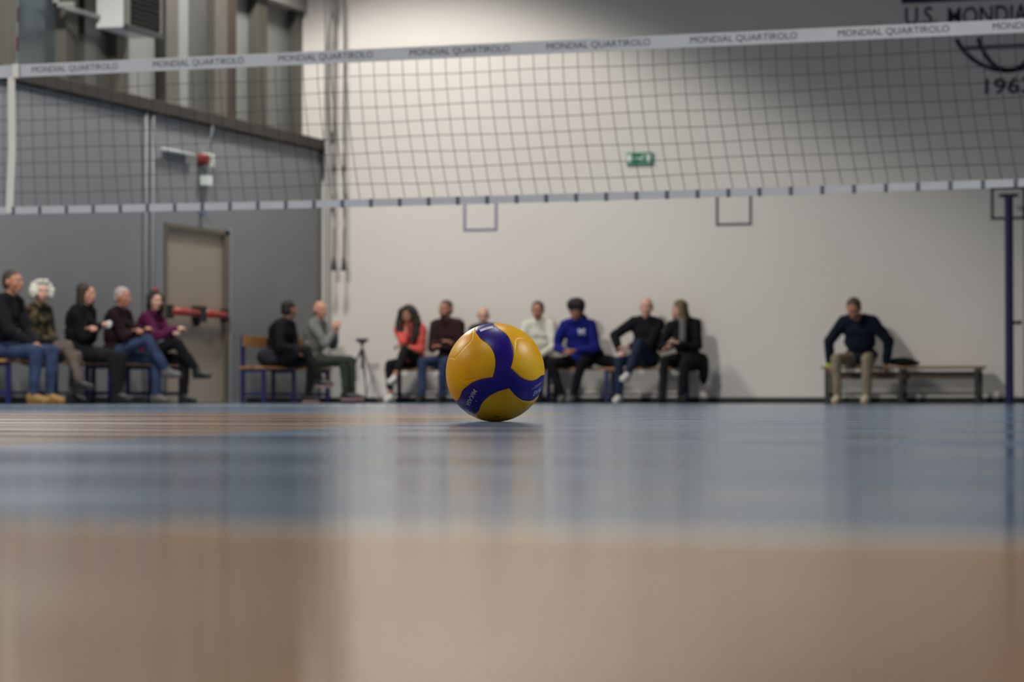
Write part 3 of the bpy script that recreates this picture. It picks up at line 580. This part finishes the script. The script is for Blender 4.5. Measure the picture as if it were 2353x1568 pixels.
person(1337, 'far', 'young man with puffy black hair in royal blue hoodie, hands together', 'd', 'puffy', cloth('royal_blue', (28, 34, 112), var=.06), BLACKC, GSH, GF, k=1.02, lean=16, hairmat=hm('black_puffy', (24, 20, 18)), hp=14, hy=6, RH=(.13, .34, .66), LH=(-.03, .34, .67), RHd=(-.6, .5, 0), LHd=(.7, .5, 0), RF=(.13, .40, .085), LF=(-.02, .44, .085), Rp=(.5, .5, 1), Lp=(-.35, .5, 1), hood=True, logo=True, bulk=1.14)
person(1484, 'far', 'balding man in black jumper and jeans, white shoes, legs crossed', 'c', 'fringe', BLACKC, DJEANS, WSH, GF, k=1.02, lean=4, roll=-4, hairmat=hm('sandy', (166, 134, 106)), hy=12, RH=(.28, .22, .66), LH=(.12, .30, .72), LHd=(1, .2, 0), RF=(.22, .46, .085), LF=(.07, .60, .35), Lp=(-.1, .3, 1), Re=(1, -.1, -.4), bulk=1.1)
person(1582, 'far', 'woman with long fair hair in black coat facing the man beside', 'c', 'long', BLACKC, BLACK2, BSH, GF, k=.98, lean=8, roll=5, hairmat=hm('dirty_blond', (96, 80, 50)), hy=-42, hp=4, RH=(.14, .28, .72), LH=(.04, .30, .76), RHd=(.6, .5, -.2), LHd=(.9, .2, .2), RF=(.20, .50, .11), LF=(-.02, .44, .085), Rp=(.1, .5, 1), coat='hang', scarf=cloth('grey_scarf', (98, 98, 100)), bulk=1.1)
person(1979, 'far', 'man in navy jacket and khaki trousers bowed forward alone on right bench', 'b', 'short', cloth('navy', (24, 28, 44)), cloth('khaki', (142, 128, 108)), KSH, GF, k=1.05, lean=18, nf=1.3, hairmat=hm('brown_short', (76, 64, 44)), hp=30, hy=-3, RH=(.37, .12, .49), LH=(-.33, .12, .49), RHd=(.1, .1, -1), LHd=(-.1, .1, -1), Re=(1, -.2, 0), Le=(-1, -.2, 0), RF=(.21, .42, .085), LF=(-.15, .42, .085), cuff=mat('lime_band', (150, 196, 60), .5), bulk=1.18, curl=.9)

# ------------------------------------------------------------------ small things around the spectators
def blob(name, pts, m, label, cat, disp=.03, vox=.012, loc=(0, 0, 0), rz=0):
    bm = B()
    for c0, r0 in pts: ball(bm, c0, r0)
    o = soft(obj(name, bm, m), vox, 4, disp); o.location = loc; o.rotation_euler.z = rz; return tag(o, label, cat)
blob('folded_jacket', [((0, 0, .08), (.17, .13, .085)), ((-.12, 0, .15), (.09, .12, .12)), ((.14, .0, .05), (.13, .12, .055))], BLACKC, 'black jacket heaped on the bench between blue hoodie and balding man', 'jacket', loc=(FX(1393), BY + .02, .455))
bg = tag(empty('bag', (FX(2073), BY, .455)), 'small black bag lying on the right bench beside the bowed man', 'bag')
bm = B(); ball(bm, (0, 0, .055), (.17, .10, .055)); ball(bm, (.04, 0, .04), (.19, .11, .04)); soft(obj('bag_body', bm, BLACK2, bg), .01, 3, .015)
bm = B(); tube(bm, [(.16*cos(a), -.03, .06 + .045*sin(a)) for a in [pi*i/12 for i in range(13)]], .008, 8); obj('strap', bm, BLK, bg, True)
bg = tag(empty('bag', (LBX + .0, PY(620), .455)), 'dark backpack on the corner bench beside the person in black', 'bag')
bm = B(); ball(bm, (0, 0, .12), (.13, .15, .12)); ball(bm, (.05, 0, .08), (.12, .13, .08)); soft(obj('bag_body', bm, cloth('slate', (36, 38, 46)), bg), .01, 3, .015)
bm = B(); tube(bm, [(.05, .05*cos(a), .22 + .04*sin(a)) for a in [pi*i/12 for i in range(13)]], .008, 8); obj('strap', bm, BLK, bg, True)
TIS = mat('tissue_white', (205, 202, 196), .9)
def at_person(i, x, y, z): p = PPL[i].location; return V((p.x + y, p.y - x, z))
q = at_person(2, -.13, .285, .845); blob('tissue', [((0, 0, 0), (.05, .03, .04)), ((.02, .01, .02), (.03, .03, .03))], TIS, 'crumpled white tissue held by the woman with folded arms', 'tissue', .02, .008, q)
q = at_person(4, .13, .12, .655); blob('tissue', [((0, 0, 0), (.055, .05, .035)), ((-.03, 0, .02), (.03, .03, .03))], TIS, 'crumpled white tissue on the lap beside the magenta jacket', 'tissue', .02, .008, q)
# tripod
t = tag(empty('camera_tripod', (on(832, 915, 1, FARY - .62).x, FARY - .62, 0)), 'thin dark tripod with small camera mount standing by the corner', 'tripod'); TP = mat('tripod_dark', (48, 54, 52), .4); TG = mat('tripod_grey', (112, 108, 106), .4)
for an in (R(-18), R(100), R(205)):
    d = V((cos(an), sin(an), 0)); bm = B(); cyl(bm, d*.03 + V((0, 0, .66)), d*.17 + V((0, 0, .33)), .013); cyl(bm, d*.17 + V((0, 0, .33)), d*.31, .009); ball(bm, d*.31 + V((0, 0, .012)), .014); obj('leg', bm, TG if an < 0 else TP, t)
bm = B(); cyl(bm, (0, 0, .45), (0, 0, .80), .013); cyl(bm, (0, 0, .62), (0, 0, .70), .035); obj('column', bm, TP, t)
bm = B(); box(bm, (-.075, -.03, .80), (.075, .03, .845), .008); box(bm, (-.03, -.03, .77), (.03, .03, .80), .005); obj('head', bm, TP, t)

# ------------------------------------------------------------------ the ball
RB = .105
def build_ball():
    c3 = cam.location + ray(1138, 857)*(5.603); c3.z = RB - .0004
    view = (cam.location - c3).normalized(); up = V((0, 0, 1)); rgt = up.cross(view).normalized(); upv = view.cross(rgt)   # picture frame at the ball
    def S(px, py):   # point of the unit sphere seen at zoomed picture coordinates
        x = (px - 801)/659; y = (796 - py)/659; r = x*x + y*y
        if r > .99: f = sqrt(.99/r); x *= f; y *= f; r = .99
        return V((x, y, sqrt(1 - r)))
    ns = [S(770, 860), S(1000, 740), S(990, 1000)]; cx = (ns[0] + ns[1] + ns[2]).normalized()
    e1 = (ns[0] - cx*ns[0].dot(cx)).normalized(); e2 = cx.cross(e1)
    def P(th, az): th, az = R(th), R(az); return cx*cos(th) + (e1*cos(az) + e2*sin(az))*sin(th)
    PM = -77.0; rots = []
    base = [M.Rotation(R(120*i), 3, cx) for i in range(3)]
    for b in base: rots.append(b)
    for j in range(3):
        C2 = M.Rotation(pi, 3, P(54.7356, PM + 120*j))
        for b in base: rots.append(C2 @ b)
    LE = [(13.4, 0), (13.3, -12), (13.7, -26), (15, -38), (17.5, -50), (21, -57.5), (25, -62), (29.5, -64.3), (34, -65), (38, -64.8), (42, -63.8), (46, -62.6), (49, -61.2), (51.5, -60), (54, -59.1), (56.15, -58.5), (58, -58.05)]
    RE = [(13.4, -120), (17, -117.8), (22.4, -114.8), (27, -112.5), (31.7, -110), (36, -107.8), (40.5, -105.2), (45, -102), (49, -99.7), (51.5, -98.4), (54, -97.0), (56.15, -95.5), (58, -94.2)]
    LE2 = LE; RE2 = RE
    SE = [(34, 6), (42, 8.5), (50, 9.5), (55, 7), (60.5, -.7), (66, -9), (70.5, -18)]
    def dense(pl, st=.12):
        v = [P(*p) for p in pl]; out = []
        # Catmull-Rom through the points, on the sphere
        n = len(v)
        for i in range(n - 1):
            p0, p1, p2, p3 = v[max(i - 1, 0)], v[i], v[i + 1], v[min(i + 2, n - 1)]
            m = max(2, int(math.degrees((p2 - p1).length)/st))
            for j in range(m):
                t = j/m; q = .5*((2*p1) + (p2 - p0)*t + (2*p0 - 5*p1 + 4*p2 - p3)*t*t + (3*p1 - p0 - 3*p2 + p3)*t**3); out.append(q.normalized())
        out.append(v[-1]); return out
    def kd(pls):
        pts = [r @ q for pl in pls for q in pl for r in rots]; k = kdtree.KDTree(len(pts))
        for i, q in enumerate(pts): k.insert(q, i)
        k.balance(); return k
    kE = kd([dense(LE), dense(RE)]); kS = kd([dense(SE)])
    # signed side: nearest triad axis, reduce by symmetry, compare azimuth with the edge curves
    axes = [(M.Identity(3), cx)] + [(M.Rotation(pi, 3, P(54.7356, PM + 120*j)), None) for j in range(3)]
    import bisect
    def interp(tab, x):
        ts = [a for a, _ in tab]
        if x <= ts[0]: return tab[0][1]
        if x >= ts[-1]: return tab[-1][1]
        i = bisect.bisect(ts, x); a, b = tab[i - 1], tab[i]; return a[1] + (b[1] - a[1])*(x - a[0])/(b[0] - a[0])
    def tabf(pl):
        o = []
        for q in dense(pl):
            th = math.degrees(math.acos(max(-1, min(1, q.dot(cx))))); az = math.degrees(math.atan2(q.dot(e2), q.dot(e1)))
            if az > 1: az -= 360
            o.append((th, az))
        return sorted(o)
    LT = [x for x in tabf(LE)]; RT = tabf(RE)
    def blue(v):
        best = None
        for m, _ in axes:
            q = m @ v; d = q.dot(cx)
            if best is None or d > best[0]: best = (d, q)
        d, q = best; th = math.degrees(math.acos(max(-1, min(1, d)))); az = math.degrees(math.atan2(q.dot(e2), q.dot(e1))); az = az % 120 - 120
        if th < 13.25: return True
        return interp(RT, th) <= az <= interp(LT, th)
    bm = B(); bmesh.ops.create_icosphere(bm, subdivisions=7, radius=1); me = bpy.data.meshes.new('volleyball'); bm.to_mesh(me); bm.free()
    me.attributes.new('panel', 'FLOAT', 'POINT')
    at = me.attributes['panel']; vals = []; co = []
    for v in me.vertices:
        p = v.co.normalized(); dE = kE.find(p)[2]; dS = kS.find(p)[2]; bl = blue(p)
        vals.append(dE*RB*1000*(1 if bl else -1))
        g = .00075*math.exp(-(dE*RB/.0011)**2)
        if not bl: g = max(g, .00085*math.exp(-(dS*RB/.0013)**2))
        r = RB - g + .00018*(1 if not bl else 0); q = p*r; co.extend((q.x, q.y, q.z))
    at.data.foreach_set('value', vals); me.vertices.foreach_set('co', co); me.update()
    # material
    m = bpy.data.materials.new('volleyball_leather'); m.use_nodes = True; global nt; nt = m.node_tree; b = nt.nodes['Principled BSDF']
    A = N('ShaderNodeAttribute', attribute_name='panel'); tc = N('ShaderNodeTexCoord')
    f = math_('GREATER_THAN', A.outputs['Fac'], 0.0)
    yn = N('ShaderNodeTexNoise'); yn.inputs['Scale'].default_value = 14; yn.inputs['Detail'].default_value = 3; nt.links.new(tc.outputs['Object'], yn.inputs['Vector'])
    yr = N('ShaderNodeValToRGB'); yr.color_ramp.elements[0].position = .35; yr.color_ramp.elements[0].color = lin((230, 162, 2)); yr.color_ramp.elements[1].position = .7; yr.color_ramp.elements[1].color = lin((236, 186, 5)); nt.links.new(yn.outputs['Fac'], yr.inputs['Fac'])
    col = mixc(f, yr.outputs['Color'], lin((30, 8, 124)))
    edge = math_('MULTIPLY', math_('LESS_THAN', math_('ABSOLUTE', math_('SUBTRACT', A.outputs['Fac'], .25)), .42), .75); col = mixc(edge, col, lin((14, 6, 34)))
    nt.links.new(col, b.inputs['Base Color']); b.inputs['Roughness'].default_value = .37; b.inputs['Specular IOR Level'].default_value = .34
    vo = N('ShaderNodeTexVoronoi'); vo.inputs['Scale'].default_value = 520; nt.links.new(tc.outputs['Object'], vo.inputs['Vector'])
    wv = N('ShaderNodeTexNoise'); wv.inputs['Scale'].default_value = 60; nt.links.new(tc.outputs['Object'], wv.inputs['Vector'])
    bp = N('ShaderNodeBump'); bp.inputs['Strength'].default_value = .22; bp.inputs['Distance'].default_value = .0006; nt.links.new(vo.outputs['Distance'], bp.inputs['Height'])
    b2 = N('ShaderNodeBump'); b2.inputs['Strength'].default_value = .12; b2.inputs['Distance'].default_value = .002; nt.links.new(wv.outputs['Fac'], b2.inputs['Height']); nt.links.new(bp.outputs[0], b2.inputs['Normal'])
    nt.links.new(b2.outputs[0], b.inputs['Normal'])
    o = link('volleyball', me, m, smooth=True); o.location = c3
    FRM = M((rgt, upv, view)).transposed(); me.transform(FRM.to_4x4())
    tag(o, 'glossy yellow and dark blue swirl volleyball resting on the court floor', 'ball')
    WI = mat('ball_print', (170, 162, 168), .5); WI2 = mat('ball_print_blue', (176, 182, 214), .5)
    def curved(body, px, py, dimg, w, h, m, bold=.0, shear=0, off=(0, 0), mesh=None, name='lettering'):
        s = S(px, py); d = V((dimg[0], dimg[1], 0)); d.z = -(d.x*s.x + d.y*s.y)/s.z; d.normalize(); u = s.cross(d)
        mm = mesh or fit_text(body, w, h, bold, shear); bm = B(); bm.from_mesh(mm)
        for v in bm.verts: v.co.x += off[0]; v.co.y += off[1]
        bmesh.ops.triangulate(bm, faces=bm.faces[:])
        for _ in range(6):
            es = [e for e in bm.edges if e.calc_length() > .0025]
            if not es: break
            bmesh.ops.subdivide_edges(bm, edges=es, cuts=1); bmesh.ops.triangulate(bm, faces=bm.faces[:])
        for v in bm.verts:
            tv = d*v.co.x + u*v.co.y; L = tv.length/RB; q = (s*cos(L) + (tv.normalized()*sin(L) if L > 1e-9 else V())) * (RB + .00035); v.co = FRM @ q
        return obj(name, bm, m, o)
    curved('M\u0131KASA', 530, 1040, (-.50, -.866), .052, .0105, WI, .03, off=(-.003, -.0045))
    plus = B(); box(plus, (-.0024, -.0006, 0), (.0024, .0006, .0002)); box(plus, (-.0006, -.0024, 0), (.0006, .0024, .0002)); pm = bpy.data.meshes.new('p'); plus.to_mesh(pm); plus.free()
    curved('', 552, 1172, (-.50, -.866), 0, 0, WI, mesh=pm, name='print_star')
    curved('EVAL', 1296, 1112, (.90, .42), .035, .0115, WI2, .01, .25)
    curved('CHAMPION', 1320, 995, (.92, .40), .030, .0042, WI2, 0)
    ln = B(); box(ln, (0, 0, 0), (.036, .0009, .0001)); lm = bpy.data.meshes.new('l'); ln.to_mesh(lm); ln.free(); curved('', 1278, 1017, (.96, .28), 0, 0, WI2, mesh=lm, name='print_line')
    # pale label patch near the top of the blue arm
    qs = [S(592, 232), S(765, 180), S(776, 210), S(606, 262)]; bm = B(); g = []
    for i in range(13):
        row = []
        for j in range(5):
            a = qs[0].lerp(qs[1], i/12); c_ = qs[3].lerp(qs[2], i/12); row.append(bm.verts.new(FRM @ (a.lerp(c_, j/4).normalized()*(RB + .0004))))
        g.append(row)
    for i in range(12):
        for j in range(4): bm.faces.new((g[i][j], g[i][j + 1], g[i + 1][j + 1], g[i + 1][j]))
    obj('label_patch', bm, mat('label_grey', (196, 190, 208), .5, var=.35, vscale=160), o)
    # small dark angular mark low on the yellow panel
    lm = B(); vs = [lm.verts.new(q) for q in ((0, 0, 0), (.007, -.010, 0), (.017, -.006, 0), (.009, -.005, 0))]; lm.faces.new(vs); mk = bpy.data.meshes.new('k'); lm.to_mesh(mk); lm.free()
    curved('', 772, 1362, (1, 0), 0, 0, mat('mark_dark', (24, 22, 10), .5), mesh=mk, name='ball_mark')
build_ball()
